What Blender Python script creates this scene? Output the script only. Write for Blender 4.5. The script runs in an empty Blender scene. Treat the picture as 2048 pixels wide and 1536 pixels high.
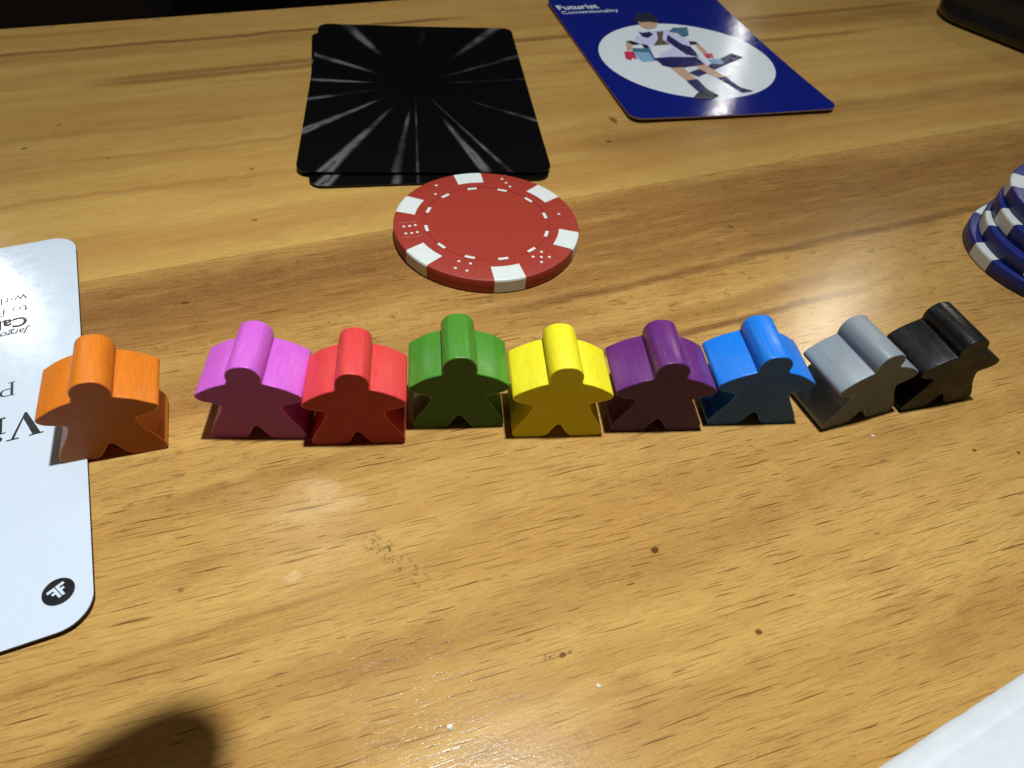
import bpy, bmesh, math, random
from mathutils import Matrix, Vector, noise as mnoise

S = 0.001                       # everything below is written in millimetres
sc = bpy.context.scene
col = sc.collection
R = math.radians
random.seed(7)

# ------------------------------------------------------------------ camera
cam = bpy.data.cameras.new('camera')
co = bpy.data.objects.new('camera', cam)
col.objects.link(co)
sc.camera = co
right = Vector((0.99496849, 0.07298069, 0.06864054))
down = Vector((0.10018834, -0.72476977, -0.68166786))
fwd = Vector((0.0, 0.68511502, -0.7284349))
m = Matrix((right, -down, -fwd)).transposed().to_4x4()
m.translation = Vector((0, 0, 91.13)) * S
co.matrix_world = m
cam.sensor_width = 36
cam.lens = 36 * 1436.565 / 2048
cam.clip_start = 0.002
cam.clip_end = 20
cam.dof.use_dof = True
cam.dof.focus_distance = 0.118
cam.dof.aperture_fstop = 48

# ------------------------------------------------------------------ world, lamps, exposure
w = bpy.data.worlds.new('World')
sc.world = w
w.use_nodes = True
w.node_tree.nodes['Background'].inputs[0].default_value = (0.050, 0.044, 0.037, 1)
w.node_tree.nodes['Background'].inputs[1].default_value = 0.30
sc.view_settings.view_transform = 'Standard'
sc.view_settings.look = 'None'
sc.view_settings.gamma = 1
sc.view_settings.use_curve_mapping = False
sc.view_settings.exposure = 0


def spot(name, loc, aim, energy, radius, colour, angle, blend):
    l = bpy.data.lights.new(name, 'SPOT')
    l.energy = energy
    l.shadow_soft_size = radius * S
    l.color = colour
    l.spot_size = R(angle)
    l.spot_blend = blend
    o = bpy.data.objects.new(name, l)
    o.location = Vector(loc) * S
    o.rotation_euler = (Vector(aim) - Vector(loc)).to_track_quat('-Z', 'Y').to_euler()
    col.objects.link(o)
    return o


WARM = (1.0, 0.90, 0.74)
KEY = (34, 97, 620)              # one reflector lamp overhead: wide spill and a brighter core
spot('ceiling_lamp', KEY, (10, 70, 0), 10.6, 13, (0.95, 0.99, 1.0), 88, 1.0)
spot('ceiling_lamp', KEY, (-16, 44, 0), 9.4, 13, (0.95, 0.99, 1.0), 28, 1.0)
spot('ceiling_spot', (412, 742, 540), (66, 112, 0), 2.6, 9, WARM, 22, 0.9)
spot('ceiling_spot', (-640, 607, 520), (-93, 95, 0), 1.3, 10, (1, 0.97, 0.92), 40, 0.8)
spot('ceiling_spot', (322, 1313, 436), (56, 227, 0), 0.16, 10, (1, 0.97, 0.92), 30, 0.8)
spot('ceiling_spot', (-250, 510, 744), (-27, 56, 0), 1.2, 34, (1, 0.96, 0.88), 75, 0.8)


# ------------------------------------------------------------------ node helpers
class NT:
    def __init__(self, name):
        self.mat = bpy.data.materials.new(name)
        self.mat.use_nodes = True
        self.nt = self.mat.node_tree
        self.b = self.nt.nodes['Principled BSDF']
        self._mm = None

    def node(self, t, **kw):
        n = self.nt.nodes.new(t)
        for k, v in kw.items():
            setattr(n, k, v)
        return n

    def link(self, a, b):
        self.nt.links.new(a, b)

    def put(self, sock, v):
        if hasattr(v, 'is_output'):
            self.link(v, sock)
        else:
            sock.default_value = v

    def mm(self):
        if not self._mm:
            t = self.node('ShaderNodeTexCoord')
            v = self.node('ShaderNodeVectorMath', operation='SCALE')
            self.link(t.outputs['Object'], v.inputs[0])
            v.inputs['Scale'].default_value = 1000
            self._mm = v.outputs[0]
        return self._mm

    def math(self, op, a, b=None, c=None, clamp=False):
        n = self.node('ShaderNodeMath', operation=op, use_clamp=clamp)
        self.put(n.inputs[0], a)
        if b is not None:
            self.put(n.inputs[1], b)
        if c is not None:
            self.put(n.inputs[2], c)
        return n.outputs[0]

    def vmul(self, v, s):
        n = self.node('ShaderNodeVectorMath', operation='MULTIPLY')
        self.put(n.inputs[0], v)
        self.put(n.inputs[1], s)
        return n.outputs[0]

    def vadd(self, v, s):
        n = self.node('ShaderNodeVectorMath', operation='ADD')
        self.put(n.inputs[0], v)
        self.put(n.inputs[1], s)
        return n.outputs[0]

    def noise(self, v, scale, detail=3, rough=0.55, dist=0.0):
        n = self.node('ShaderNodeTexNoise')
        self.link(v, n.inputs['Vector'])
        n.inputs['Scale'].default_value = scale
        n.inputs['Detail'].default_value = detail
        n.inputs['Roughness'].default_value = rough
        n.inputs['Distortion'].default_value = dist
        return n.outputs['Fac']

    def step(self, v, a, b, lo=0.0, hi=1.0):
        n = self.node('ShaderNodeMapRange', interpolation_type='SMOOTHSTEP')
        self.put(n.inputs['Value'], v)
        n.inputs['From Min'].default_value = a
        n.inputs['From Max'].default_value = b
        n.inputs['To Min'].default_value = lo
        n.inputs['To Max'].default_value = hi
        return n.outputs[0]

    def mix(self, f, a, b, mode='MIX'):
        n = self.node('ShaderNodeMix', data_type='RGBA', blend_type=mode)
        self.put(n.inputs['Factor'], f)
        self.put(n.inputs['A'], a if hasattr(a, 'is_output') else (*a, 1))
        self.put(n.inputs['B'], b if hasattr(b, 'is_output') else (*b, 1))
        return n.outputs['Result']

    def bump(self, h, strength, dist_mm, normal=None):
        n = self.node('ShaderNodeBump')
        n.inputs['Strength'].default_value = strength
        n.inputs['Distance'].default_value = dist_mm * S
        self.link(h, n.inputs['Height'])
        if normal:
            self.link(normal, n.inputs['Normal'])
        return n.outputs[0]

    def set(self, **kw):
        for k, v in kw.items():
            s = self.b.inputs[k.replace('_', ' ')]
            if isinstance(v, tuple) and len(v) == 3:
                v = (*v, 1)
            self.put(s, v)
        return self.mat


def plain(name, colour, rough=0.5, bump=0.02, scale=1.5, var=0.06, spec=0.5, metal=0.0):
    n = NT(name)
    f = n.noise(n.mm(), scale, 4)
    c = n.mix(n.step(f, 0.35, 0.65), tuple(x * (1 - var) for x in colour), tuple(min(1, x * (1 + var)) for x in colour))
    n.set(Base_Color=c, Roughness=n.step(n.noise(n.mm(), scale * .4, 3), .3, .7, rough * .85, rough * 1.15),
          Metallic=metal)
    n.b.inputs['Specular IOR Level'].default_value = spec
    if bump:
        n.set(Normal=n.bump(f, 0.5, bump))
    return n.mat


# ------------------------------------------------------------------ mesh helpers (mm)
def link(name, verts, faces, mat, parent=None, smooth=False, loc=None, rotz=0, flat=()):
    me = bpy.data.meshes.new(name)
    me.from_pydata([Vector(v) * S for v in verts], [], faces)
    me.validate()
    if smooth:
        for p in me.polygons:
            p.use_smooth = p.index not in flat
    for mt in (mat if isinstance(mat, (list, tuple)) else [mat]):
        me.materials.append(mt)
    o = bpy.data.objects.new(name, me)
    col.objects.link(o)
    if parent:
        o.parent = parent
    if loc:
        o.location = Vector(loc) * S
    o.rotation_euler = (0, 0, rotz)
    return o


def empty(name, loc, rotz=0):
    o = bpy.data.objects.new(name, None)
    o.empty_display_size = 0.005
    o.location = Vector(loc) * S
    o.rotation_euler = (0, 0, rotz)
    col.objects.link(o)
    return o


def tag(o, label, cat, group=None):
    o['label'] = label
    o['category'] = cat
    if group:
        o['group'] = group
    return o


def loft(rings, caps=True):
    n = len(rings[0])
    v = [p for r in rings for p in r]
    f = []
    for k in range(len(rings) - 1):
        a, b = k * n, (k + 1) * n
        for i in range(n):
            j = (i + 1) % n
            f.append((a + i, a + j, b + j, b + i))
    flat = []
    if caps:
        flat = [len(f), len(f) + 1]
        f.append(tuple(reversed(range(n))))
        f.append(tuple((len(rings) - 1) * n + i for i in range(n)))
    return v, f, flat


def offset(poly, d):
    """polygon (counter-clockwise) moved inwards by d"""
    out = []
    n = len(poly)
    for i in range(n):
        a, b, c = Vector(poly[i - 1]), Vector(poly[i]), Vector(poly[(i + 1) % n])
        e1, e2 = (b - a).normalized(), (c - b).normalized()
        n1, n2 = Vector((-e1.y, e1.x)), Vector((-e2.y, e2.x))
        h = n1 + n2
        h = h / max(0.5, h.length_squared / 2) if h.length > 1e-6 else n1
        out.append((b.x + h.x * d, b.y + h.y * d))
    return out


def rounded_rect(wd, ln, r, seg=8):
    pts = []
    for cx, cy, a0 in ((wd / 2 - r, ln / 2 - r, 0), (-wd / 2 + r, ln / 2 - r, 90),
                       (-wd / 2 + r, -ln / 2 + r, 180), (wd / 2 - r, -ln / 2 + r, 270)):
        for k in range(seg + 1):
            a = R(a0 + 90 * k / seg)
            pts.append((cx + r * math.cos(a), cy + r * math.sin(a)))
    return pts


def densify(poly, step):
    out = []
    n = len(poly)
    for i in range(n):
        a, b = Vector(poly[i]), Vector(poly[(i + 1) % n])
        k = max(1, int((b - a).length / step))
        for j in range(k):
            q = a.lerp(b, j / k)
            out.append((q.x, q.y))
    return out


def catmull(pts, sub=6):
    """open smooth curve through points"""
    out = []
    P = [Vector(p) for p in pts]
    for i in range(len(P) - 1):
        p0 = P[i - 1] if i else P[0] * 2 - P[1]
        p1, p2 = P[i], P[i + 1]
        p3 = P[i + 2] if i + 2 < len(P) else p2 * 2 - p1
        for k in range(sub):
            t = k / sub
            q = 0.5 * ((2 * p1) + (p2 - p0) * t + (2 * p0 - 5 * p1 + 4 * p2 - p3) * t * t +
                       (3 * p1 - p0 - 3 * p2 + p3) * t ** 3)
            out.append((q.x, q.y))
    out.append(tuple(P[-1]))
    return out


# ------------------------------------------------------------------ wood of the table
GA = R(26.5)
GX, GN = Vector((math.cos(GA), math.sin(GA))), Vector((-math.sin(GA), math.cos(GA)))


def wood(name, seed, fleck, rot, light, dark, bands=(), stains_and_sheen=(), scuff=None, edge=None, mottling=0.35, speck=None):
    n = NT(name)
    mm = n.mm()
    mp = n.node('ShaderNodeMapping')
    mp.inputs['Location'].default_value = (seed * 137.3, seed * 91.7, seed * 13.1)
    n.link(mm, mp.inputs['Vector'])
    P = mp.outputs[0]
    # slow wander of the grain
    wob = n.noise(n.vmul(P, (0.012, 0.035, 0)), 1.0, 2)
    wobv = n.node('ShaderNodeCombineXYZ')
    n.link(n.math('MULTIPLY_ADD', wob, 12.0, -6.0), wobv.inputs[1])
    Q = n.vadd(P, wobv.outputs[0])
    tone = n.noise(n.vmul(Q, (0.007, 0.11, 0)), 1.0, 4, 0.6)
    c = n.mix(n.step(tone, 0.34, 0.70), light, dark)
    # mottled patches
    mot = n.noise(n.vmul(Q, (0.05, 0.13, 0)), 1.0, 5, 0.65)
    c = n.mix(n.step(mot, 0.46, 0.76, 0, mottling), c, (0.30, 0.140, 0.038))
    big = n.noise(n.vmul(P, (0.014, 0.03, 0)), 1.0, 3, .6)
    c = n.mix(n.step(big, 0.48, 0.72, 0, .30), c, (0.40, 0.195, 0.052))
    # named streaks: (y, half width, x0, x1, strength, colour, wobble)
    sep = n.node('ShaderNodeSeparateXYZ')
    n.link(mm, sep.inputs[0])
    wl = n.math('MULTIPLY_ADD', n.noise(n.vmul(P, (0.03, 0.004, 0)), 1.0, 3), 7.0, -3.5)
    wl2 = n.math('MULTIPLY_ADD', n.noise(n.vmul(P, (0.12, 0.02, 0)), 1.0, 3), 2.6, -1.3)
    br = n.noise(n.vmul(Q, (0.05, 0.5, 0)), 1.0, 4, .6)
    nn = n.noise(mm, 1.7, 3)
    for (y0, hw, x0, x1, st, cc, wb) in bands:
        d = n.math('SUBTRACT', sep.outputs[1], y0)
        d = n.math('MULTIPLY_ADD', wl, wb, d)
        d = n.math('MULTIPLY_ADD', wl2, min(1.0, wb * 1.5), d)
        d = n.math('ABSOLUTE', d)
        g = n.step(d, hw * 0.15, hw, 1, 0)
        g = n.math('MULTIPLY', g, n.step(sep.outputs[0], x0 - 15, x0 + 8))
        g = n.math('MULTIPLY', g, n.step(sep.outputs[0], x1 - 8, x1 + 15, 1, 0))
        g = n.math('MULTIPLY', g, n.step(br, 0.25, 0.6, st * .55, st))
        c = n.mix(g, c, cc)
    # fine fibres
    fib = n.noise(n.vmul(Q, (0.22, 3.2, 0)), 1.0, 3, 0.6)
    c = n.mix(n.step(fib, 0.3, 0.7, 0.0, 0.36), c, (0.30, 0.165, 0.05))
    fine = n.noise(n.vmul(Q, (1.6, 5.5, 0)), 1.0, 2)
    c = n.mix(n.step(fine, 0.5, 0.75, 0.0, 0.20), c, (0.72, 0.50, 0.22))
    # pore flecks: long thin dashes
    rm = n.node('ShaderNodeMapping')
    rm.inputs['Rotation'].default_value = (0, 0, rot)
    n.link(mm, rm.inputs['Vector'])
    F0 = n.vadd(rm.outputs[0], (seed * 57, seed * 31, 0))
    wf = n.node('ShaderNodeCombineXYZ')
    n.link(n.math('MULTIPLY_ADD', n.noise(n.vmul(F0, (.11, .12, 0)), 1.0, 2), 0.8, -0.4), wf.inputs[1])
    F = n.vadd(F0, wf.outputs[0])
    fl = None
    for (lx, ly, th, gain) in ((0.100, 0.78, 0.090, 1.0), (0.13, 1.0, 0.085, 0.95), (0.24, 1.5, 0.075, 0.75), (0.40, 2.2, .09, .5)):
        v = n.node('ShaderNodeTexVoronoi', voronoi_dimensions='2D', feature='F1')
        n.link(n.vmul(n.vadd(F, (lx * 900, ly * 130, 0)), (lx, ly, 0)), v.inputs['Vector'])
        v.inputs['Scale'].default_value = 1
        sx = n.node('ShaderNodeSeparateColor')
        n.link(v.outputs['Color'], sx.inputs[0])
        # squeeze the cell distance so that the dash is thin and pointed
        dv = n.node('ShaderNodeVectorMath', operation='SUBTRACT')
        n.link(n.vmul(n.vadd(F, (lx * 900, ly * 130, 0)), (lx, ly, 0)), dv.inputs[0])
        n.link(v.outputs['Position'], dv.inputs[1])
        s2 = n.node('ShaderNodeSeparateXYZ')
        n.link(dv.outputs[0], s2.inputs[0])
        ax = n.math('ABSOLUTE', s2.outputs[0])
        ay = n.math('ABSOLUTE', s2.outputs[1])
        lim = n.math('MULTIPLY_ADD', sx.outputs[0], 0.46, 0.05)          # half length per fleck
        prof = n.math('SUBTRACT', 1.0, n.math('POWER', n.math('DIVIDE', ax, lim), 2.0), clamp=True)
        hw_ = n.math('MULTIPLY', prof, n.math('MULTIPLY_ADD', sx.outputs[1], th * .85, th * .35))
        mk = n.math('SUBTRACT', 1.0, n.math('DIVIDE', ay, n.math('MAXIMUM', hw_, 0.0005)), clamp=True)
        mk = n.step(mk, 0.0, 0.55)
        mk = n.math('MULTIPLY', mk, n.math('MULTIPLY_ADD', sx.outputs[2], 0.75 * gain, 0.28 * gain))
        fl = mk if fl is None else n.math('MAXIMUM', fl, mk)
    fl = n.math('MULTIPLY', fl, n.step(n.noise(n.vmul(P, (0.02, 0.05, 0)), 1.0, 2), 0.25, 0.6, 0.65, 1.0))
    fl = n.math('MULTIPLY', fl, fleck)
    c = n.mix(fl, c, (0.105, 0.040, 0.011))
    # sparse dark specks and greasy marks
    sp = n.noise(n.vmul(P, (0.55, 0.75, 0)), 1.0, 4, 0.7)
    c = n.mix(n.step(sp, 0.72, 0.80, 0, 0.7), c, (0.13, 0.065, 0.02))
    if speck:
        (y0, y1), amt = speck
        g = n.math('MULTIPLY', n.step(sep.outputs[1], y0 - 8, y0 + 8), n.step(sep.outputs[1], y1 - 3, y1 + 3, 1, 0))
        k = n.noise(n.vmul(Q, (0.30, 0.62, 0)), 1.0, 5, .72)
        c = n.mix(n.math('MULTIPLY', g, n.step(k, .54, .72, 0, amt)), c, (0.17, 0.083, 0.024))
    # individual stains and painted sheen patches (x, y, radius x, radius y, strength, colour)
    for (x, y, rx, ry, st, cc) in stains_and_sheen:
        d = n.vmul(n.vadd(mm, (-x, -y, 0)), (1 / rx, 1 / ry, 0))
        ln = n.node('ShaderNodeVectorMath', operation='LENGTH')
        n.link(d, ln.inputs[0])
        dd = n.math('MULTIPLY_ADD', nn, 1.3, n.math('SUBTRACT', ln.outputs['Value'], 0.65))
        c = n.mix(n.step(dd, 0.7, 1.15, st, 0), c, cc)
    if scuff:
        for (x, y, rx, ry, ang, sd) in scuff:
            mp2 = n.node('ShaderNodeMapping', vector_type='TEXTURE')
            mp2.inputs['Location'].default_value = (x, y, 0)
            mp2.inputs['Rotation'].default_value = (0, 0, ang)
            n.link(mm, mp2.inputs['Vector'])
            ln = n.node('ShaderNodeVectorMath', operation='LENGTH')
            n.link(n.vmul(mp2.outputs[0], (1 / rx, 1 / ry, 0)), ln.inputs[0])
            a = n.noise(n.vadd(n.vmul(mp2.outputs[0], (0.75, 1.5, 0)), (sd, sd * 2, 0)), 1.0, 6, 0.75, 0.6)
            lineish = n.math('ABSOLUTE', n.math('SUBTRACT', a, 0.5))
            mk = n.step(lineish, 0.012, 0.045, 1, 0)
            gate = n.step(n.noise(n.vadd(mp2.outputs[0], (sd, 0, 0)), 0.7, 4, .7), 0.52, 0.60)
            mk = n.math('MULTIPLY', n.math('MULTIPLY', mk, gate), n.step(ln.outputs['Value'], 0.55, 1.0, 0.95, 0))
            c = n.mix(mk, c, (0.035, 0.022, 0.016))
    if edge is not None:
        g = n.step(sep.outputs[1], edge - 5.5, edge - 0.2)
        k = n.noise(n.vmul(P, (0.25, 0.3, 0)), 1.0, 5, 0.7)
        c = n.mix(n.math('MULTIPLY', g, n.step(k, 0.55, 0.66)), c, (0.03, 0.018, 0.01))
    # relief and varnish
    peel = n.math('MULTIPLY_ADD', n.noise(mm, 6.5, 2), .55, n.noise(mm, 2.2, 3, 0.65))
    hgt = n.math('MULTIPLY_ADD', fib, 0.10, n.math('MULTIPLY', fine, 0.10))
    hgt = n.math('MULTIPLY_ADD', fl, -0.18, hgt)
    hgt = n.math('MULTIPLY_ADD', peel, 0.8, hgt)
    gl = n.noise(n.vmul(mm, (0.03, 0.05, 0)), 1.0, 4, .6)
    n.set(Base_Color=c, Roughness=n.step(gl, 0.3, 0.7, 0.14, 0.20), Normal=n.bump(hgt, 0.5, 0.035))
    n.b.inputs['Specular IOR Level'].default_value = 0.25
    return n.mat


def to_plank(x, y, n0):
    v = Vector((x, y))
    return (v.dot(GX), v.dot(GN) - n0)


LIGHT, DARK = (0.580, 0.352, 0.103), (0.45, 0.243, 0.062)
BR = (0.245, 0.108, 0.028)
DK = (0.15, 0.066, 0.018)
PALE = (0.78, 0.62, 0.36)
SPOT = (0.10, 0.042, 0.010)


def st(x, y, n0, rx, ry, s=0.9, cc=SPOT):
    a, b = to_plank(x, y, n0)
    return (a, b, rx, ry, s, cc)


table = empty('wooden_table', (0, 0, 0))
tag(table, 'varnished beech table top of wide glued planks under the game pieces', 'table')

JOINTS = [(-330, -90), (-90, 127), (127, 212), (212, 255)]
mats = [
    wood('beech_a', 1, 1.0, R(4), LIGHT, DARK),
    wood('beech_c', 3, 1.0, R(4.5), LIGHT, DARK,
         bands=((203, 16, -60, 44, 0.95, BR, .9), (209, 10, -32, 33, 0.8, (0.19, 0.078, 0.022), .25),
                (185, 2.0, 45, 190, 0.9, DK, .55), (190, 5.0, 40, 190, .7, BR, .7),
                (168.4, 1.4, 52, 112, 0.95, DK, .25), (173, 3.4, 20, 120, .6, BR, .6),
                (201, 19, 60, 220, .95, BR, .9), (179, 2.2, -60, 20, .55, BR, .8), (161, 1.6, -20, 60, .45, BR, .7),
                (212, 5, 70, 150, .7, BR, .6), (182, 9, -70, 60, .45, BR, .9), (139, .8, -60, 0, .5, BR, .2),
                (108, 5, -70, 40, .22, BR, .8), (128, 6, 0, 90, .2, BR, .9)),
         stains_and_sheen=(st(23.11, 55.59, -90, .62, .55, .95), st(79.2, 81.1, -90, .45, .35, .8), st(87, 81.6, -90, .4, .35, .8),
                 st(45.95, 141.4, -90, .5, .7, .8), st(-31, 74.5, -90, .5, .4, .8), st(-62, 98, -90, .8, .5, .8),
                 st(36.52, 44.58, -90, .5, .42), st(10, 38.7, -90, .6, .35, .8), st(-41, 42.3, -90, .45, .4, .5),
                 st(-26.5, 60.2, -90, 2.6, 2.2, .16, PALE), st(-22.6, 58.2, -90, 3.2, 1.2, .14, PALE),  # pale patches paint a lamp's reflection in the varnish into the wood
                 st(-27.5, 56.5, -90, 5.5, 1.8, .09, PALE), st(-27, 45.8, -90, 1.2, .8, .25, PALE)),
         scuff=((*to_plank(-13.2, 49.8, -90), 8.5, 2.0, R(-64), 5), (*to_plank(-16, 51.6, -90), 4, 2.2, R(-50), 11),
                (*to_plank(9.5, 38.9, -90), 3.0, 1.2, 0.0, 21)),
         mottling=0.62, speck=((158, 215), .8)),
    wood('beech_d', 4, 0.25, R(2), (0.56, 0.350, 0.096), DARK,
         bands=((83.3, 2.6, -20, 50, .9, BR, .22), (80, 9, 130, 260, .65, BR, .8), (68, 2.2, 110, 220, .8, BR, .5),
                (45, 1.6, -110, 30, .4, BR, .8), (30, 1.5, -120, 10, .4, BR, .8), (20, 8, 90, 260, .6, BR, .7),
                (58, 2.0, -120, 60, .35, BR, .8)),
         stains_and_sheen=(st(-117, 144.3, 127, 0.68, 0.52, .65), st(-97.5, 144, 127, 0.45, 0.30, .65), st(-64.8, 145.3, 127, 0.60, 0.41, .65),
                 st(-57.8, 125.8, 127, 0.68, 0.41, .65), st(-115, 156, 127, 0.60, 0.41, .65),
                 st(20.2, 187.2, 127, 1.0, 1.9, .7), st(18.7, 175.1, 127, .8, .6, .85)), mottling=0.3),
    wood('beech_e', 5, 0.12, R(2), (0.53, 0.33, 0.092), DARK,
         bands=((23.0, 1.7, -120, 80, .95, DK, .35), (18, 5, -140, 60, .45, BR, .5), (35, 2.4, -130, -20, .55, BR, .6),
                (1.2, 2.8, -20, 260, .9, BR, .15)), edge=43, mottling=0.3),
]
TH = 26
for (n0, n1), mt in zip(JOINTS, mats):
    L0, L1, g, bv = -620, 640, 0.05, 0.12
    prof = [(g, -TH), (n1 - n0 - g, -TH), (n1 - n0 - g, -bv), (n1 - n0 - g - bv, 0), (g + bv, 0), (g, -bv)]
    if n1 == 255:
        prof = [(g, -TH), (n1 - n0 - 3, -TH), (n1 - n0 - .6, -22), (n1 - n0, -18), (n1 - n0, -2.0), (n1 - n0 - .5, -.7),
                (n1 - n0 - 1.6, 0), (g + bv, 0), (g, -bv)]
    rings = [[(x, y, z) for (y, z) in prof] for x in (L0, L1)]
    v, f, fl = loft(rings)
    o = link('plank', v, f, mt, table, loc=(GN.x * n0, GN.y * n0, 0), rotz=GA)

floor = link('floor', [(-3000, -1500, -740), (3000, -1500, -740), (3000, 4500, -740), (-3000, 4500, -740)],
             [(0, 1, 2, 3)], plain('dark_floor', (0.012, 0.010, 0.009), 0.7, 0.3, 0.01, .2))
floor['kind'] = 'structure'

# the dark padded seat seen past the table's far edge
seat = empty('padded_stool', (-680, 900, -740), R(22))
tag(seat, 'dark grey padded stool beyond the edge of the table', 'stool')
fab = plain('grey_cloth', (0.22, 0.19, 0.175), 0.9, 0.4, 0.8, .2)
rr = rounded_rect(380, 380, 40, 8)
rings = []
for k in range(7):
    a = R(90 * k / 6)
    rings.append([(x, y, 430 + 40 * math.sin(a)) for x, y in offset(rr, 30 * (1 - math.cos(a)))])
rings.insert(0, [(x, y, 395) for x, y in rr])
v, f, fl = loft(rings)
link('cushion', v, f, fab, seat, True)
for sx in (-1, 1):
    for sy in (-1, 1):
        v, f, fl = loft([[(sx * 150 + r_ * math.cos(R(a)), sy * 150 + r_ * math.sin(R(a)), z) for a in range(0, 360, 30)]
                         for z, r_ in ((0, 13), (398, 20))])
        link('leg', v, f, plain('black_leg', (0.02, 0.02, 0.02), .5), seat, True, flat=fl)

# ------------------------------------------------------------------ wooden meeples
half = [(0, 2.97), (.30, 2.86), (.62, 2.45), (1.0, 1.75), (1.42, .95), (1.85, .35), (2.4, .06), (3.0, 0), (4.5, 0), (6.2, 0),
        (6.75, .12), (7.15, .55), (7.22, 1.15), (7.0, 1.95), (6.3, 3.35), (5.4, 4.95), (4.75, 6.3), (4.42, 7.35), (4.50, 7.72),
        (4.95, 7.98), (5.9, 8.2), (6.8, 8.5), (7.45, 8.95), (7.72, 9.5), (7.55, 10.05), (6.9, 10.6), (5.6, 11.45),
        (4.2, 12.1), (3.05, 12.5), (2.62, 12.68), (2.45, 12.95), (2.56, 13.5), (2.5, 14.25), (2.15, 15.1), (1.5, 15.75),
        (.75, 16.05), (0, 16.12)]


def meeple_outline(seed):
    h = catmull(half, 4)
    pts = h[:-1] + [(-x, z) for x, z in reversed(h[1:])]
    out = []
    for x, z in pts:
        d = mnoise.noise_vector(Vector((x * .35 + seed * 9.1, z * .35, seed * 3.3))) * 0.16
        lift = min(1, z / 1.2)
        out.append((x + d.x * .8, max(0, z + d.y * .8 * lift)))
    # counter-clockwise check
    A = sum(out[i][0] * out[(i + 1) % len(out)][1] - out[(i + 1) % len(out)][0] * out[i][1] for i in range(len(out)))
    return out if A > 0 else out[::-1]


def paint(name, colour, rough=0.36, seed=0, grain=1.0, spec=0.5, end=0.0):
    n = NT(name)
    P = n.vadd(n.mm(), (seed * 31, seed * 17, seed * 7))
    g = n.noise(n.vmul(P, (4.2, 0.30, 4.2)), 1.0, 3, 0.6)          # grain runs through the thickness
    spk = n.noise(n.vmul(P, (7, 3.0, 7)), 1.0, 3)
    saw = n.noise(n.vmul(P, (1.1, .3, 4.5)), 1.0, 3)
    sx = n.node('ShaderNodeTexCoord')
    blot = n.noise(P, 0.35, 4)
    if end:                       # sawn end grain, duller; shade on these faces painted in as darker colour
        colour = tuple(x * end for x in colour)
        spec = .22
        rough = min(.6, rough + .14)
    lo = tuple(x * .93 for x in colour)
    hi = tuple(min(1, x * 1.08 + .006) for x in colour)
    c = n.mix(n.step(g, .3, .7), lo, hi)
    c = n.mix(n.step(blot, .4, .7, 0, .25), c, lo)
    if end:
        rt = n.node('ShaderNodeMapping')
        rt.inputs['Rotation'].default_value = (0, R(52), 0)
        n.link(P, rt.inputs['Vector'])
        scr = n.noise(n.vmul(rt.outputs[0], (.35, 1, 6.0)), 1.0, 3, .6)
        c = n.mix(n.step(scr, .5, .72, 0, .5), c, tuple(min(1, x * 1.35 + .004) for x in colour))
    h = n.math('MULTIPLY_ADD', g, 0.9 * grain, n.math('MULTIPLY', spk, 0.85))
    h = n.math('MULTIPLY_ADD', saw, 0.35, h)
    n.set(Base_Color=c, Roughness=n.step(blot, .3, .7, rough * 1.0, rough * 1.4), Normal=n.bump(h, 0.5, 0.020 if end else 0.058))
    n.b.inputs['Specular IOR Level'].default_value = spec
    return n.mat


MEEPLES = [
    ('orange', (-58.5, 62.2), 21.5, (.70, .19, .010), 'standing half on the white card', .30, 1.02, 0.52),
    ('pink', (-38.65, 68.5), 6.5, (.60, .115, .60), 'beside the red one', .28, 1.01, 0.52),
    ('red', (-23.06, 69.34), 9.2, (.69, .050, .048), 'between the pink and green ones', .30, 1, 0.48),
    ('green', (-7.95, 74.75), 9.5, (.062, .245, .022), 'between the red and yellow ones', .26, 1.02, 0.42),
    ('yellow', (8.12, 74.95), 9.0, (.80, .70, .008), 'between the green and purple ones', .42, 1.025, 0.78),
    ('purple', (24.41, 78.24), 9.0, (.125, .020, .165), 'between the yellow and blue ones', .24, 1.06, 0.48),
    ('blue', (40.92, 81.91), 9.4, (.006, .185, .72), 'between the purple and grey ones', .24, 1.065, 0.42),
    ('grey', (60.02, 85.15), 24.6, (.215, .25, .28), 'between the blue and black ones', .32, 1.05, 0.52),
    ('black', (75.43, 90.75), 19.5, (.006, .006, .0066), 'at the end of the row beside the grey one', .24, 1.03, 0.6),
]
T = 9.9
for i, (nm, (x, y), yaw, cc, where, rg, ws, end_shade) in enumerate(MEEPLES):
    ol = [(u * ws, z) for u, z in meeple_outline(i + 1)]
    rb = 0.18
    rings = [[(u, rb * (1 - math.cos(R(90 * k / 4))), z) for u, z in offset(ol, rb * (1 - math.sin(R(90 * k / 4))))]
             for k in range(5)]
    back = [[(u, T - yy, z) for (u, yy, z) in r_] for r_ in reversed(rings)]
    v, f, fl = loft(rings + back)
    o = link('meeple', v, f, [paint(nm + '_paint', cc, rg, i, 1.0, .28 if nm == 'black' else .5), paint(nm + '_shaded_end_grain', cc, rg, i, 1.0, end=end_shade)], None, True, flat=fl)
    for q in fl:
        o.data.polygons[q].material_index = 1
    bm = bmesh.new()
    bm.from_mesh(o.data)
    bmesh.ops.recalc_face_normals(bm, faces=bm.faces)
    bm.to_mesh(o.data)
    bm.free()
    o.location = Vector((x, y, 0.0)) * S
    o.rotation_euler = (0, 0, R(yaw))
    if nm == 'orange':
        tl = R(3.4)
        o.rotation_euler = (0, tl, R(yaw))
        o.location.z = 0.43 * S
    tag(o, '%s painted wooden person-shaped game piece %s' % (nm, where), 'game piece', 'wooden game pieces standing in a row')


# ------------------------------------------------------------------ poker chips
def polar(r, a, z):
    return (r * math.cos(R(a)), r * math.sin(R(a)), z)


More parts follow.
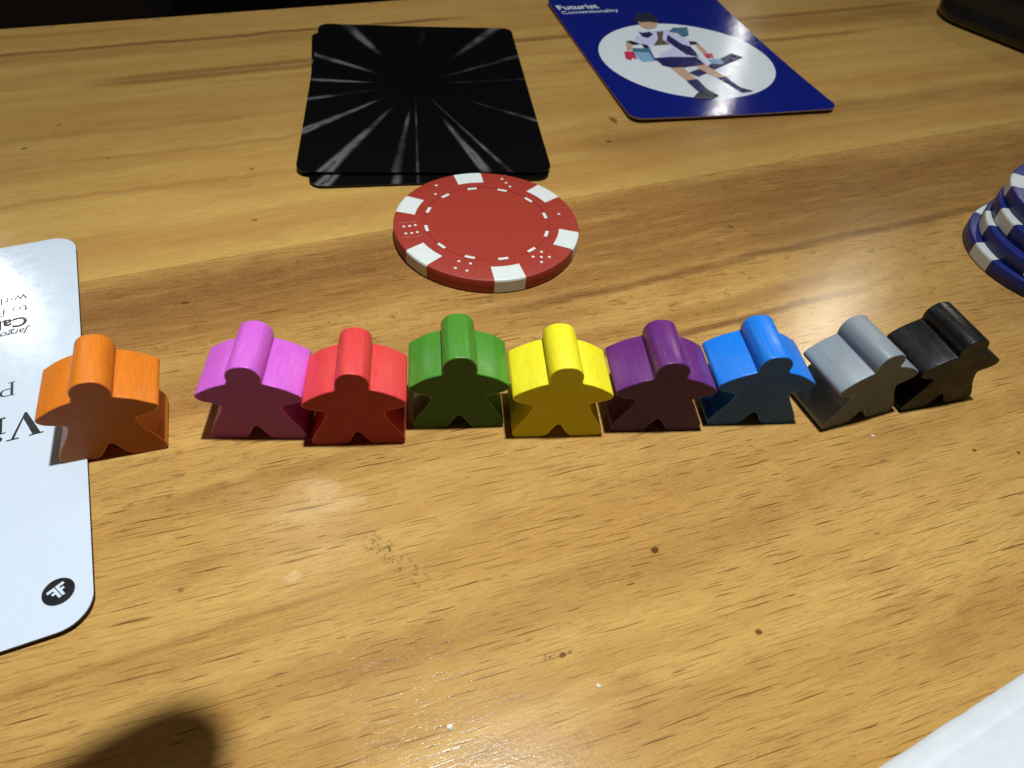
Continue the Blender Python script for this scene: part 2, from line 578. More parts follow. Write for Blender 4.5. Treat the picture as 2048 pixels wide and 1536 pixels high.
CR, CT, IN = 19.65, 3.3, 13.25


def sector(r0, r1, a0, a1, z0, z1, n=8):
    """closed ring-sector block"""
    rings = []
    for k in range(n + 1):
        a = a0 + (a1 - a0) * k / n
        rings.append([polar(r0, a, z0), polar(r1, a, z0), polar(r1, a, z1), polar(r0, a, z1)])
    v, f, fl = loft(rings)
    return v, f


def chip(name, loc, a0, body, white, detail, pips=True):
    root = empty(name, loc)
    N = 144
    prof = [(0, .0), (CR - .5, 0), (CR - .15, .12), (CR, .45), (CR, CT - .42), (CR - .13, CT - .12), (CR - .45, CT),
            (IN + .22, CT), (IN + .1, CT - .18), (IN - .22, CT - .18), (IN - .35, CT - .05), (0, CT - .05)]
    rings = [[polar(max(r_, .01), 360 * k / N, z) for k in range(N)] for r_, z in prof]
    v, f, fl = loft(rings)
    o = link('body', v, f, body, root, True, flat=fl)
    try:
        o.data.set_sharp_from_angle(angle=R(35))
    except Exception:
        pass
    sm = None
    for k in range(6):
        a = a0 + 60 * k
        e = 0.022
        # white inset: a wedge that wraps over the top and the rim
        pts = []
        prof2 = [(15.35, CT + e), (CR - .45, CT + e), (CR - .12, CT - .11 + e), (CR + e, CT - .42), (CR + e, .42), (CR - .14, .10)]
        M_ = 10
        rows = []
        for (r_, z) in prof2:
            hw = 10.9 - (r_ - 15.35) * .38
            rows.append([polar(r_, a - hw + 2 * hw * j / M_, z) for j in range(M_ + 1)])
        vv = [q for r_ in rows for q in r_]
        ff = []
        for q in range(len(rows) - 1):
            for j in range(M_):
                b = q * (M_ + 1) + j
                ff.append((b, b + 1, b + M_ + 2, b + M_ + 1)[::-1])
        ob = link('edge_spot', vv, ff, white, root)
    if detail:
        for k in range(12):
            a = a0 + 31.0 - 60 + 30 * k
            v, f = sector(IN - .62, IN + .05, a - 4.6, a + 4.6, CT - .2, CT + .03, 5)
            link('dash', v, f, white, root)
        if pips:
            for (a, r_) in PIPS:
                cx, cy, _ = polar(r_, a, 0)
                v = [(cx, cy, CT + .05)] + [(cx + .31 * math.cos(R(q)), cy + .31 * math.sin(R(q)), CT + .012) for q in range(0, 360, 30)]
                f = [(0, q + 1, (q + 1) % 12 + 1) for q in range(12)]
                link('pip', v, f, white, root, True)
            # the shallow moulded dice squares round the pips
            for k in range(6):
                a = a0 + 30 + 60 * k
                c_ = Vector(polar(16.4, a, 0))
                er, et = Vector(polar(1, a, 0)), Vector(polar(1, a + 90, 0))
                for s_ in (-1, 1):
                    p0, p1 = c_ + et * (2.6 * s_) - er * 2.1, c_ + et * (2.6 * s_) + er * 2.1
                    wv = et * .09
                    v = [p0 - wv, p0 + wv, p1 + wv, p1 - wv]
                    vv = [(q.x, q.y, CT - .01) for q in v] + [((p0.x), (p0.y), CT + .05), (p1.x, p1.y, CT + .05)]
                    link('moulded_line', vv, [(0, 4, 5, 3), (1, 2, 5, 4), (0, 1, 4), (2, 3, 5)], body, root)
    return root


PIPS = [(136.1, 17.4), (144.9, 14.9), (84.2, 17.6), (80.0, 16.3), (75.4, 15.1), (20.4, 16.2), (-35.6, 14.8), (-45.3, 14.8),
        (-40.6, 15.9), (-36.3, 17.0), (-44.6, 17.1), (-106.1, 15.0), (-97.0, 14.9), (-105.3, 17.3), (-97.4, 17.3),
        (-164.5, 17.5), (-164.7, 16.3), (-165.6, 15.1), (-156.3, 17.5), (-155.8, 16.3), (-156.0, 15.1)]
red_clay = plain('red_plastic', (.32, .034, .021), .45, .012, 3.0, .06, .3)
blue_clay = plain('blue_plastic', (.010, .020, .175), .40, .012, 3.0, .05)
white_clay = plain('white_plastic', (.64, .68, .655), .45, .01, 2.0, .03)
c = chip('poker_chip', (-8.746, 128.84, 0), 49.3, red_clay, white_clay, True)
tag(c, 'red poker chip with white edge blocks and dice pips lying flat', 'poker chip')
names = ['lowest in the leaning stack', 'second from the bottom of the leaning stack',
         'third from the bottom of the leaning stack', 'on top of the leaning stack']
for k, ((x, y), a) in enumerate((((119.2, 140.4), 191), ((121.0, 140.1), 165), ((122.6, 141.4), 182), ((124.1, 143.2), 157))):
    c = chip('poker_chip', (x, y, k * (CT + .06)), a, blue_clay, white_clay, k == 3, True)
    tag(c, 'blue poker chip with white edge blocks ' + names[k], 'poker chip', 'blue chips in the stack')


# ------------------------------------------------------------------ playing cards
class Card:
    def __init__(self, name, centre, yaw, wd, ln, z, bend, top, edge, r=3.2, th=.32, tilt=(0, 0)):
        self.bend, self.z, self.th, self.tilt, self.wd, self.ln = bend, z, th, tilt, wd, ln
        self.root = empty(name, (*centre, 0), R(yaw))
        ol = densify(rounded_rect(wd, ln, r, 10), 4)
        K = [1, .8, .6, .4, .2, .004]
        topr = [[(x * k, y * k, self.h(x * k, y * k)) for x, y in ol] for k in K]
        botr = [[(x * k, y * k, self.h(x * k, y * k) - th) for x, y in ol] for k in reversed(K)]
        e = .05
        side = [[(x, y, self.h(x, y) - th) for x, y in ol], [(x, y, self.h(x, y)) for x, y in ol]]
        v, f, fl = loft(topr, False)
        f.append(tuple((len(K) - 1) * len(ol) + i for i in range(len(ol))))
        link('face', v, f, top, self.root, True)
        v, f, fl = loft(botr[:] + [[(x, y, self.h(x, y) - .004) for x, y in ol]], False)
        f.append(tuple(reversed(range(len(ol)))))
        link('card_stock', v, f, edge, self.root, True, flat=range(len(f)))

    def h(self, x, y):
        u, v = 2 * x / self.wd, 2 * y / self.ln
        return self.z + self.th + self.bend[0] * u * u + self.bend[1] * v * v + self.tilt[0] * u + self.tilt[1] * v

    def flat(self, name, poly, lift, mat, parent=None, grid=False):
        """a printed area: polygon laid on the card's bent face"""
        bm = bmesh.new()
        vs = [bm.verts.new((x, y, 0)) for x, y in poly]
        fc = bm.faces.new(vs)
        bmesh.ops.triangulate(bm, faces=[fc])
        if grid:
            bmesh.ops.subdivide_edges(bm, edges=bm.edges[:], cuts=2, use_grid_fill=True)
        bmesh.ops.recalc_face_normals(bm, faces=bm.faces)
        if bm.faces and sum(q.normal.z for q in bm.faces) < 0:
            bmesh.ops.reverse_faces(bm, faces=bm.faces[:])
        for q in bm.verts:
            q.co.z = self.h(q.co.x, q.co.y) + lift
            q.co *= S
        me = bpy.data.meshes.new(name)
        bm.to_mesh(me)
        bm.free()
        me.materials.append(mat)
        o = bpy.data.objects.new(name, me)
        o.parent = parent or self.root
        col.objects.link(o)
        return o

    def multi(self, name, polys, lift, mat):
        bm = bmesh.new()
        for poly in polys:
            vs = [bm.verts.new((x, y, 0)) for x, y in poly]
            fc = bm.faces.new(vs)
            fc.normal_update()
            if fc.normal.z < 0:
                fc.normal_flip()
        bmesh.ops.triangulate(bm, faces=bm.faces[:])
        for q in bm.verts:
            q.co.z = self.h(q.co.x, q.co.y) + lift
            q.co *= S
        me = bpy.data.meshes.new(name)
        bm.to_mesh(me)
        bm.free()
        me.materials.append(mat)
        o = bpy.data.objects.new(name, me)
        o.parent = self.root
        col.objects.link(o)
        return o

    def text(self, name, body, at, ang, size, lift, mat, bold=0.0, shear=0.0, squash=1.0):
        cu = bpy.data.curves.new('lettering', 'FONT')
        cu.body = body
        cu.size = size
        cu.offset = bold
        cu.shear = shear
        cu.resolution_u = 3
        tmp = bpy.data.objects.new('lettering', cu)
        col.objects.link(tmp)
        me = bpy.data.meshes.new_from_object(tmp)
        bpy.data.objects.remove(tmp)
        bpy.data.curves.remove(cu)
        ca, sa_ = math.cos(ang), math.sin(ang)
        for q in me.vertices:
            x, y = q.co.x * squash, q.co.y
            X, Y = at[0] + x * ca - y * sa_, at[1] + x * sa_ + y * ca
            q.co = Vector((X, Y, self.h(X, Y) + lift)) * S
        me.materials.clear()
        me.materials.append(mat)
        me.name = name
        o = bpy.data.objects.new(name, me)
        o.parent = self.root
        col.objects.link(o)
        return o

    def loc(self, x, y):
        """world millimetres to card millimetres"""
        q = Matrix.Rotation(-self.root.rotation_euler[2], 2) @ (Vector((x, y)) - Vector(self.root.location[:2]) / S)
        return (q.x, q.y)


def gloss_print(name, colour, rough=.22, wave=.03, var=.04):
    n = NT(name)
    f = n.noise(n.mm(), 1.6, 4, .6)
    h = n.noise(n.mm(), .55, 3)
    c_ = n.mix(n.step(f, .3, .7), tuple(x * (1 - var) for x in colour), tuple(min(1, x * (1 + var)) for x in colour))
    n.set(Base_Color=c_, Roughness=n.step(h, .3, .7, rough * .8, rough * 1.25),
          Normal=n.bump(n.math('MULTIPLY_ADD', f, .6, h), .5, wave))
    return n.mat


# black cards with foil rays
def foil(name, yaw, cx, cy, rays):
    n = NT(name)
    mm = n.mm()
    sep = n.node('ShaderNodeSeparateXYZ')
    n.link(n.vadd(mm, (-cx, -cy, 0)), sep.inputs[0])
    ang = n.math('ARCTAN2', sep.outputs[1], sep.outputs[0])
    ln = n.node('ShaderNodeVectorMath', operation='LENGTH')
    cmb = n.node('ShaderNodeCombineXYZ')
    n.link(sep.outputs[0], cmb.inputs[0])
    n.link(sep.outputs[1], cmb.inputs[1])
    n.link(cmb.outputs[0], ln.inputs[0])
    rad = ln.outputs['Value']
    tot = None
    for (a, hw, st_, r0, r1) in rays:
        a = R(a - yaw)
        a = math.atan2(math.sin(a), math.cos(a))
        d = n.math('ABSOLUTE', n.math('SUBTRACT', ang, a))
        g = n.step(d, R(hw) * .05, R(hw) * 1.05, 1, 0)
        g = n.math('MULTIPLY', g, n.step(rad, r0, r1, 0, st_))
        tot = g if tot is None else n.math('MAXIMUM', tot, g)
    # faint finer rays all round
    av = n.node('ShaderNodeCombineXYZ')
    n.link(n.math('MULTIPLY', ang, 14), av.inputs[0])
    fr = n.noise(av.outputs[0], 1.0, 3, .6)
    tot = n.math('MAXIMUM', tot, n.math('MULTIPLY', n.step(fr, .60, .74, 0, .05), n.step(rad, 8, 34)))
    pv = n.node('ShaderNodeCombineXYZ')
    n.link(n.math('MULTIPLY', ang, 3.2), pv.inputs[0])
    n.link(n.math('MULTIPLY', rad, .085), pv.inputs[1])
    tot = n.math('MULTIPLY', tot, n.step(n.noise(pv.outputs[0], 1.0, 2), .34, .66, .25, 1.25))
    grit = n.noise(mm, 2.2, 4, .7)
    tot = n.math('MULTIPLY', n.math('POWER', tot, 1.6), n.step(grit, .3, .62, .35, 1.0))
    c_ = n.mix(tot, (.0010, .0010, .0012), (.42, .42, .425))
    n.set(Base_Color=c_, Metallic=n.math('MULTIPLY', tot, .9, clamp=True), Roughness=n.step(tot, 0, .5, .5, .27),
          Normal=n.bump(grit, .5, .03))
    n.b.inputs['Specular IOR Level'].default_value = .08
    return n.mat


RAYS = [(127.7, 3.4, .75, 16, 34), (67.2, 3.2, .55, 16, 38), (158.6, 3.2, .85, 10, 24), (-172.5, 2.6, .9, 9, 20),
        (-150, 2.6, .45, 8, 20), (-125.3, 2.8, 1.0, 6, 26), (-104.5, 2.6, .95, 10, 36),
        (-86.2, 2.1, .5, 8, 26), (-80.0, .8, .4, 4, 18), (-60.5, 2.2, .95, 14, 38), (-54.5, 1.2, .6, 6, 20), (-22.8, 1.9, .5, 14, 30), (18.0, 1.8, .22, 6, 14), (42.6, 2.8, .25, 5, 12),
        (95.6, 3.0, .06, 10, 30)]
ink = plain('black_edge', (.006, .006, .006), .5)
bc = Card('black_card', (-33.4, 187.9), 14.4, 56.0, 86, 0.02, (.15, .3), foil('foil_lower', 14.4, 0, 3, RAYS), ink)
tag(bc.root, 'black card with silver foil rays, lying under the other black card', 'card', 'black foil cards')
tc = Card('black_card', (-32.9, 191.4), 10.9, 59.6, 86.0, 0.75, (.2, .3), foil('foil_upper', 10.7, -1.5, 3.2, RAYS), ink)
tag(tc.root, 'black card with silver foil rays, on top of the other black card', 'card', 'black foil cards')

# blue character card
blue_ink = gloss_print('blue_ink', (.004, .012, .185), .10, .018)
stock = plain('card_stock', (.36, .25, .23), .7)
white_ink = gloss_print('white_ink', (.74, .80, .85), .15, .012, .02)
uc = Card('blue_card', (41.9, 237.2), 17.8, 63.5, 87.5, 0.05, (.35, .75), blue_ink, stock, 3.5, .42)
tag(uc.root, 'glossy blue card with a white oval and printed standing figure', 'card')
orad = 27.6
ov_c = (0.3, -6.0)
rings = [[(ov_c[0] + orad * k * math.cos(R(a)), ov_c[1] + orad * k * math.sin(R(a))) for a in range(0, 360, 5)]
         for k in (1, .8, .6, .4, .2, .01)]
v, f, fl = loft([[(x, y, uc.h(x, y) + .03) for x, y in r_] for r_ in rings], False)
f.append(tuple(5 * 72 + i for i in range(72)))
oval_o = link('white_oval', v, f, white_ink, uc.root, True)
skin_i = gloss_print('skin_ink', (.56, .36, .24), .24)
hair_i = gloss_print('dark_ink', (.020, .022, .042), .24)
navy_i = gloss_print('navy_ink', (.016, .016, .10), .24)
teal_i = gloss_print('teal_ink', (.06, .17, .26), .24)
sky_i = gloss_print('pale_blue_ink', (.24, .42, .62), .24)
pink_i = gloss_print('crimson_ink', (.55, .035, .10), .24)
khaki_i = gloss_print('khaki_ink', (.12, .105, .060), .24)
lil_i = gloss_print('lilac_ink', (.60, .60, .84), .24)
FIG_O = (1070, 0)
FIG_S = 630 / 2048


def px2card(u, v_):
    """measured points of the print, carried from the photograph's perspective onto the card's own plane"""
    X, Y = FIG_O[0] + u * FIG_S, FIG_O[1] + v_ * FIG_S
    d = fwd + right * ((X - 1024) / 1436.565) + down * ((Y - 768) / 1436.565)
    t = (0.7 - 91.13) / d.z
    return uc.loc(d.x * t, d.y * t)


FIG = [
    ('printed_shadow', navy_i, [(1275, 345), (1355, 372), (1250, 415), (1120, 475), (1060, 500), (1000, 470), (1130, 420), (1190, 385)]),
    ('printed_coat', lil_i, [(680, 205), (760, 200), (880, 190), (960, 290), (1060, 340), (1130, 430), (1040, 425), (920, 440), (800, 400), (740, 320), (690, 270)]),
    ('printed_sleeve', lil_i, [(660, 225), (700, 235), (735, 290), (690, 275), (640, 275)]),
    ('printed_sleeve', lil_i, [(870, 215), (935, 225), (1010, 262), (1010, 310), (960, 285), (890, 255)]),
    ('printed_shirt', white_ink, [(750, 295), (850, 282), (930, 315), (1000, 362), (870, 368), (780, 372)]),
    ('printed_collar', navy_i, [(672, 205), (700, 212), (745, 205), (770, 222), (735, 245), (700, 238)]),
    ('printed_jacket', navy_i, [(862, 222), (905, 250), (960, 285), (1012, 300), (1045, 335), (1062, 368), (985, 352), (915, 305), (855, 262)]),
    ('printed_jacket', navy_i, [(690, 280), (735, 292), (775, 372), (800, 395), (760, 385), (725, 330)]),
    ('printed_skirt', navy_i, [(780, 375), (890, 366), (1050, 368), (1120, 430), (1030, 428), (920, 445), (830, 425)]),
    ('printed_vest', khaki_i, [(790, 205), (835, 200), (830, 255), (880, 285), (770, 295), (800, 250)]),
    ('printed_forearm', skin_i, [(590, 275), (640, 280), (630, 320), (600, 330)]),
    ('printed_forearm', skin_i, [(1030, 275), (1062, 280), (1130, 345), (1095, 350)]),
    ('printed_cuff', hair_i, [(590, 268), (625, 262), (690, 285), (640, 292)]),
    ('printed_cuff', hair_i, [(1000, 265), (1045, 268), (1062, 285), (1010, 290)]),
    ('printed_glove', pink_i, [(580, 335), (640, 330), (665, 385), (635, 375), (625, 392), (590, 380)]),
    ('printed_glove', pink_i, [(1095, 350), (1150, 345), (1165, 372), (1120, 380)]),
    ('printed_bag', sky_i, [(640, 335), (745, 340), (780, 395), (700, 400), (660, 365)]),
    ('printed_strap', teal_i, [(630, 312), (745, 312), (750, 338), (640, 335)]),
    ('printed_tool', sky_i, [(1125, 390), (1180, 375), (1225, 395), (1215, 418), (1150, 412)]),
    ('printed_plume', teal_i, [(870, 205), (895, 180), (990, 178), (1000, 230), (960, 240), (930, 215)]),
    ('printed_leg', skin_i, [(885, 440), (960, 436), (1050, 515), (990, 525), (930, 480)]),
    ('printed_leg', skin_i, [(1045, 425), (1110, 420), (1235, 500), (1180, 505), (1090, 460)]),
    ('printed_boot', navy_i, [(985, 528), (1055, 515), (1120, 585), (1190, 625), (1130, 635), (1060, 600)]),
    ('printed_boot', navy_i, [(1185, 508), (1240, 500), (1330, 570), (1420, 600), (1345, 610), (1290, 570)]),
    ('printed_shoe', hair_i, [(1060, 605), (1130, 600), (1195, 630), (1150, 650), (1045, 652), (1030, 640)]),
    ('printed_head', skin_i, [(660, 135), (720, 125), (800, 150), (785, 182), (735, 190), (690, 175)]),
    ('printed_hair', hair_i, [(630, 138), (660, 92), (740, 82), (800, 128), (800, 150), (750, 148), (720, 160), (680, 145)]),
]
for k, (nm, mt, poly) in enumerate(FIG):
    uc.flat(nm, [px2card(*q) for q in poly], .055 + .004 * k, mt, oval_o)
a1 = px2card(150, 75)
a2 = px2card(430, 58)
ta = math.atan2(a2[1] - a1[1], a2[0] - a1[0])
uc.text('title_lettering', 'Futurist', a1, ta, 4.9, .04, white_ink, .10)
b1 = px2card(178, 101)
uc.text('subtitle_lettering', 'Conventionality', b1, ta, 3.3, .04, white_ink, .02)

# white card with the upside-down lettering
card_white = gloss_print('card_white', (.585, .67, .765), .14, .012, .012)
wc = Card('white_card', (-97.6, 60.2), 27.7, 63.5, 86.5, 0.05, (.50, .30), card_white, plain('dark_stock', (.10, .085, .08), .7), 4.4, .36)
tag(wc.root, 'white card with black upside-down lettering under the orange piece', 'card')
black_ink = gloss_print('black_ink', (.012, .012, .014), .3)
grey_ink = gloss_print('soft_black_ink', (.03, .03, .034), .3)
PI = math.pi
for body, (x, y), size, bold, shear, mt in (
        ('with', (-89.74, 95.45), 3.0, .0, 0, grey_ink), ('to Pa', (-88.07, 92.61), 3.0, .0, 0, grey_ink),
        ('Call', (-86.6, 89.7), 3.5, .10, 0, black_ink), ('Jargon', (-84.99, 86.95), 2.1, .03, .3, grey_ink)):
    wc.text('lettering', body, wc.loc(x, y), PI, size, .03, mt, bold, shear)


def serif(name, at, h_, polys, mt):
    """letter polygons in units of cap height, upside down on the card"""
    out = [[(at[0] - x * h_, at[1] - y * h_) for x, y in p_] for p_ in polys]
    return wc.multi(name, out, .03, mt)


Vp = [[(.08, .95), (.29, .95), (.53, .24), (.44, 0)],
      [(.44, 0), (.53, .24), (.76, .95), (.84, .95), (.50, 0)],
      [(0, 1), (.38, 1), (.38, .95), (0, .95)], [(.64, 1), (.96, 1), (.96, .95), (.64, .95)]]
Ip = [[(1.08, .06), (1.08, .62), (1.25, .66), (1.25, .06)], [(1.0, .06), (1.34, .06), (1.34, 0), (1.0, 0)],
      [(.99, .60), (1.08, .62), (1.25, .66), (1.08, .66), (.99, .65)],
      [(1.165 + .105 * math.cos(R(a)), .86 + .105 * math.sin(R(a))) for a in range(0, 360, 30)]]
serif('title_lettering', wc.loc(-73.32, 69.67), 5.3, Vp + Ip, black_ink)
bowl_o = [(.24, 1.0), (.45, 1.0)] + [(.45 + .25 * math.cos(R(a)), .73 + .27 * math.sin(R(a))) for a in range(75, -91, -15)] + [(.24, .46)]
Pp = [[(.08, .05), (.08, .95), (.21, .95), (.21, .05)], [(0, 1), (.24, 1), (.24, .95), (0, .95)], [(0, .05), (.32, .05), (.32, 0), (0, 0)],
      [(.21, 1), (.45, 1), (.44, .94), (.21, .94)], [(.21, .52), (.44, .52), (.45, .46), (.21, .46)]]
for k in range(8):
    a0_, a1_ = R(90 - 22.5 * k), R(90 - 22.5 * (k + 1))
    Pp.append([(.44 + .28 * math.cos(a0_), .73 + .27 * math.sin(a0_)), (.44 + .28 * math.cos(a1_), .73 + .27 * math.sin(a1_)),
               (.44 + .16 * math.cos(a1_), .73 + .21 * math.sin(a1_)), (.44 + .16 * math.cos(a0_), .73 + .21 * math.sin(a0_))])
serif('lettering', wc.loc(-80.55, 74.58), 3.1, Pp, black_ink)
lc = wc.loc(-55.75, 39.95)
emb = wc.flat('emblem', [(lc[0] + 1.98 * math.cos(R(a)), lc[1] + 1.98 * math.sin(R(a))) for a in range(0, 360, 10)], .03, black_ink)
up = R(146) - wc.root.rotation_euler[2]
uv, rv = Vector((math.cos(up), math.sin(up))), Vector((math.sin(up), -math.cos(up)))
Fs = []
for s_ in (-1, 1):
    for (x0, x1, y0, y1) in ((.06, .42, -.92, .92), (.42, 1.12, .52, .92), (.42, .82, -.12, .24)):
        q = [(s_ * x0, y0), (s_ * x1, y0), (s_ * x1, y1), (s_ * x0, y1)]
        Fs.append([(lc[0] + rv.x * a + uv.x * b, lc[1] + rv.y * a + uv.y * b) for a, b in q])
wc.multi('emblem_letters', Fs, .06, card_white).parent = emb

# ------------------------------------------------------------------ white leaflet in the corner
pa = R(30.5)
paper = NT('paper')
pn = paper.noise(paper.mm(), .35, 5, .6)
pf = paper.noise(paper.vmul(paper.mm(), (.5, 2.5, 1)), 1.0, 3)
paper.set(Base_Color=paper.mix(paper.step(pn, .3, .7), (.60, .655, .70), (.655, .70, .74)), Roughness=.75,
          Normal=paper.bump(paper.math('MULTIPLY_ADD', pf, .4, pn), .5, .12))
leaf = empty('folded_leaflet', (48.2, 28.8, 0), pa)
tag(leaf, 'plain white folded paper leaflet with a creased edge', 'leaflet')
prof = [(0.0, .1), (-.1, .32), (-.7, .80), (-1.6, 1.42), (-2.3, 1.84), (-2.6, 1.92), (-2.95, 1.84), (-5, 1.30), (-14, .92), (-45, .78), (-95, .7)]
NX = 60
X0, X1 = -40, 110
v = []
for j, (y, z) in enumerate(prof):
    for k in range(NX + 1):
        x = X0 + (X1 - X0) * k / NX
        wv = mnoise.noise(Vector((x * .11, y * .2, 0)))
        v.append((x, y + (.16 * mnoise.noise(Vector((x * .35, 3, j * .1))) if j < 6 else 0), z + .10 * wv * min(1, j / 3)))
nt_ = len(v)
v += [(x, y, max(.02, z - .22)) for x, y, z in v]
f = []
J = len(prof)
for j in range(J - 1):
    for k in range(NX):
        a = j * (NX + 1) + k
        f.append((a, a + NX + 1, a + NX + 2, a + 1))
        f.append((nt_ + a, nt_ + a + 1, nt_ + a + NX + 2, nt_ + a + NX + 1))
for k in range(NX):
    a = (J - 1) * (NX + 1) + k
    f.append((k, k + 1, nt_ + k + 1, nt_ + k))
    f.append((a, nt_ + a, nt_ + a + 1, a + 1))
for j in range(J - 1):
    a, b = j * (NX + 1), (j + 1) * (NX + 1)
    f.append((a, nt_ + a, nt_ + b, b))
    f.append((a + NX, b + NX, nt_ + b + NX, nt_ + a + NX))
link('top_sheet', v, f, paper.mat, leaf, True)
v, f, fl = loft([[(x, y, z) for x, y in ((-39.5, -94.5), (109.5, -94.5), (109.5, -1.2), (-39.5, -1.2))] for z in (0, .3)])
link('under_sheet', v, f, paper.mat, leaf)

# ------------------------------------------------------------------ black tin at the far corner
tin_m = plain('black_lacquer', (.010, .0095, .009), .26, .02, .2, .15)
tin = empty('black_tin', (0, 0, 0), 0)
ea = math.atan2(-24.8, 20.6)
tin.location = Vector((139.6, 297.0, 0)) * S
tin.rotation_euler = (0, 0, ea)
tag(tin, 'glossy black rounded tin box with a rolled edge on the far side of the table', 'tin')
TW, TL = 110, 150


def tin_out(ins):
    q = offset(rounded_rect(TL, TW, 16, 10), ins)
    return [(x + TL / 2 - 1, y + TW / 2 - 1) for x, y in q]


rings = [[(x, y, z) for x, y in tin_out(i_)] for i_, z in
         ((3, 0), (.8, .5), (0, 2), (0, 4), (1.0, 5.5), (1.2, 7), (1.0, 12), (1.6, 15.5), (3.4, 18.2), (6, 19.6))]
v, f, fl = loft(rings)
link('body', v, f, tin_m, tin, True, flat=fl)
rings = []
for k in range(13):
    a = R(-30 + 210 * k / 12)
    rings.append([(x, y, 20.6 + 1.6 * math.sin(a)) for x, y in tin_out(7.5 - 1.8 * math.cos(a))])
rings.append([(x, y, 20.2) for x, y in tin_out(12)])
v, f, fl = loft(rings)
link('lid', v, f, plain('dark_metal', (.22, .22, .21), .3, .02, .2, .1, metal=.6), tin, True, flat=fl)

# ------------------------------------------------------------------ crumbs
crumb_m = plain('crumb', (.75, .70, .58), .6, .05, 3)
for k, (x, y, r_, where) in enumerate(((-3.26, 28.55, .34, 'off-white crumb alone on the bare foreground wood'),
                                       (14.66, 35.23, .27, 'flattened off-white crumb near a scratched stain on the wood'),
                                       (62.11, 82.05, .28, 'tiny pale crumb on the wood by the grey piece'),
                                       (-31.0, 75.5, .5, 'white crumb seen between the pink and red pieces'))):
    bm = bmesh.new()
    bmesh.ops.create_icosphere(bm, subdivisions=2, radius=1)
    for q in bm.verts:
        d = 1 + .45 * mnoise.noise(q.co * 1.4 + Vector((k * 7, 0, 0)))
        q.co = Vector((q.co.x * r_ * d * 1.2, q.co.y * r_ * d * .9, max(-.45, q.co.z * .6) * r_ * d + .27 * r_)) * S
    me = bpy.data.meshes.new('crumb')
    bm.to_mesh(me)
    bm.free()
    me.materials.append(crumb_m)
    o = bpy.data.objects.new('crumb', me)
    o.location = Vector((x, y, 0)) * S
    col.objects.link(o)
    tag(o, where, 'crumb', 'crumbs on the table')


# ------------------------------------------------------------------ photographer's hand beside the camera (its fingertip shades the table)
def limb(path, seg=14):
    """tapered tube with round ends through (x, y, z, radius)"""
    P_ = [Vector(q[:3]) for q in path]
    rad = [q[3] for q in path]
    pts, rs = [], []
    for i in range(len(P_) - 1):
        for k in range(5):
            t = k / 5
            p0 = P_[max(i - 1, 0)]
            p3 = P_[min(i + 2, len(P_) - 1)]
            p1, p2 = P_[i], P_[i + 1]
            q = 0.5 * ((2 * p1) + (p2 - p0) * t + (2 * p0 - 5 * p1 + 4 * p2 - p3) * t * t + (3 * p1 - p0 - 3 * p2 + p3) * t ** 3)
            pts.append(q)
            rs.append(rad[i] * (1 - t) + rad[i + 1] * t)
    pts.append(P_[-1])
    rs.append(rad[-1])
    d0, d1 = (pts[0] - pts[1]).normalized(), (pts[-1] - pts[-2]).normalized()
    pre = [(pts[0] + d0 * rs[0] * math.sin(R(a)), rs[0] * math.cos(R(a))) for a in (85, 60, 30)]
    post = [(pts[-1] + d1 * rs[-1] * math.sin(R(a)), rs[-1] * math.cos(R(a))) for a in (30, 60, 85)]
    allp = pre + list(zip(pts, rs)) + post
    rings = []
    for i, (q, r_) in enumerate(allp):
        a = allp[max(i - 1, 0)][0]
        b = allp[min(i + 1, len(allp) - 1)][0]
        t = (b - a).normalized()
        u_ = t.cross(Vector((0, 0, 1)))
        if u_.length < .05:
            u_ = t.cross(Vector((0, 1, 0)))
        u_.normalize()
        w_ = t.cross(u_)
        rings.append([tuple(q + u_ * (r_ * math.cos(R(k * 360 / seg))) + w_ * (r_ * math.sin(R(k * 360 / seg)))) for k in range(seg)])
    v_, f_, _ = loft(rings)
    return v_, f_


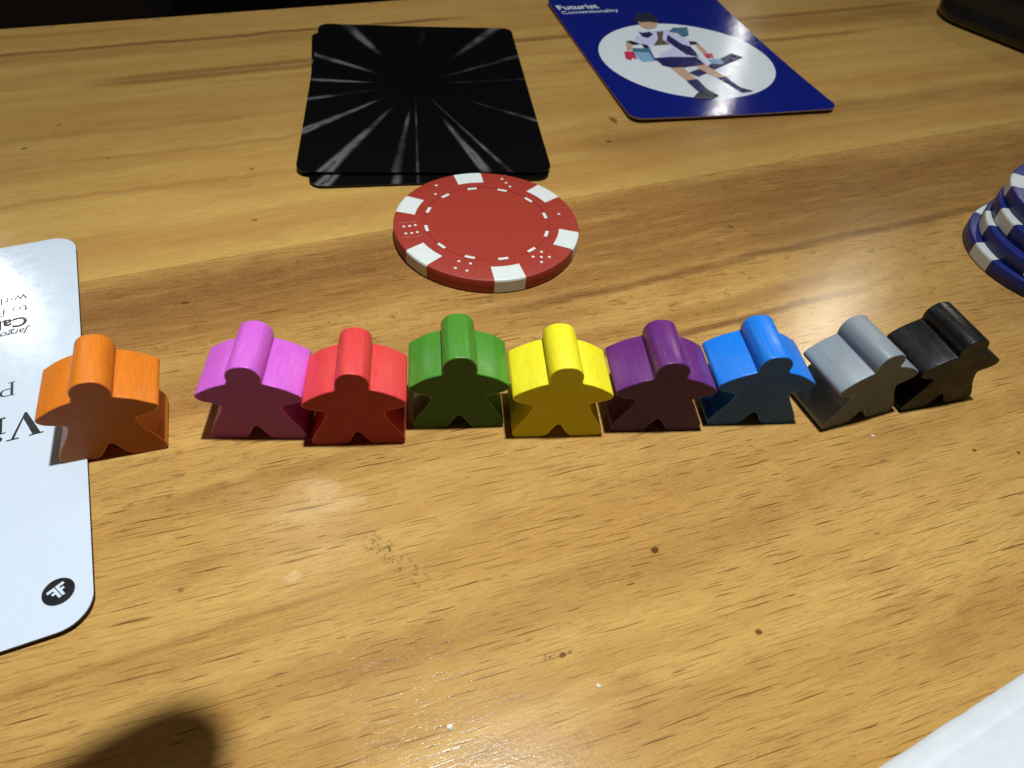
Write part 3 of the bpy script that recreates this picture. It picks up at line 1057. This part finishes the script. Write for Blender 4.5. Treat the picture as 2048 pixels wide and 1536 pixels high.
chains = [
    [(-300, -262, 42, 40), (-235, -190, 62, 37), (-170, -120, 84, 29), (-140, -88, 92, 26)],                      # forearm
    [(-142, -90, 92, 25), (-118, -62, 96, 25), (-96, -44, 98, 17)],                                               # palm
    [(-140, -86, 90, 20), (-104, -64, 94, 20), (-80, -58, 94, 14)],
    [(-100, -42, 97, 11.5), (-76, -22, 99, 10), (-44, 7, 96, 8.2), (-31.2, 25.4, 93, 7.4), (-24.4, 33.0, 91.5, 6.3)],     # index
    [(-92, -50, 98, 11.5), (-66, -38, 104, 9.6), (-54, -26, 92, 8.6), (-62, -30, 78, 7.4)],                       # middle
    [(-86, -58, 97, 11), (-62, -50, 103, 9.2), (-51, -40, 91, 8.2), (-60, -42, 77, 7.0)],                         # ring
    [(-84, -66, 95, 10), (-66, -62, 100, 8.2), (-57, -54, 90, 7.3), (-64, -54, 79, 6.4)],                         # little
    [(-132, -64, 88, 15), (-112, -36, 82, 11.5), (-90, -14, 80, 9.6), (-72, 0, 82, 8.4)],                         # thumb
]
V_, F_ = [], []
for ch in chains:
    v_, f_ = limb(ch)
    b_ = len(V_)
    V_ += v_
    F_ += [tuple(i_ + b_ for i_ in q) for q in f_]
skin = NT('skin')
sn = skin.noise(skin.mm(), .25, 4)
skin.set(Base_Color=skin.mix(skin.step(sn, .35, .65), (.50, .28, .19), (.58, .35, .25)), Roughness=.5,
         Normal=skin.bump(skin.noise(skin.mm(), 1.6, 3), .4, .15))
skin.b.inputs['Subsurface Weight'].default_value = 0.0
hand = link('person', V_, F_, skin.mat, None, True)
bm = bmesh.new()
bm.from_mesh(hand.data)
bmesh.ops.recalc_face_normals(bm, faces=bm.faces)
bm.to_mesh(hand.data)
bm.free()
rm_ = hand.modifiers.new('remesh', 'REMESH')
rm_.mode = 'VOXEL'
rm_.voxel_size = 1.6 * S
rm_.use_smooth_shade = True
sm_ = hand.modifiers.new('smooth', 'SMOOTH')
sm_.iterations = 6
tag(hand, 'bare right hand with index finger stretched over the near table', 'person')
v_, f_ = limb([(-318, -282, 43, 43), (-270, -228, 55, 43), (-215, -170, 70, 40)], 24)
link('sleeve', v_, f_, plain('dark_sleeve', (.02, .022, .03), .9, .3, .6, .2), hand, True)
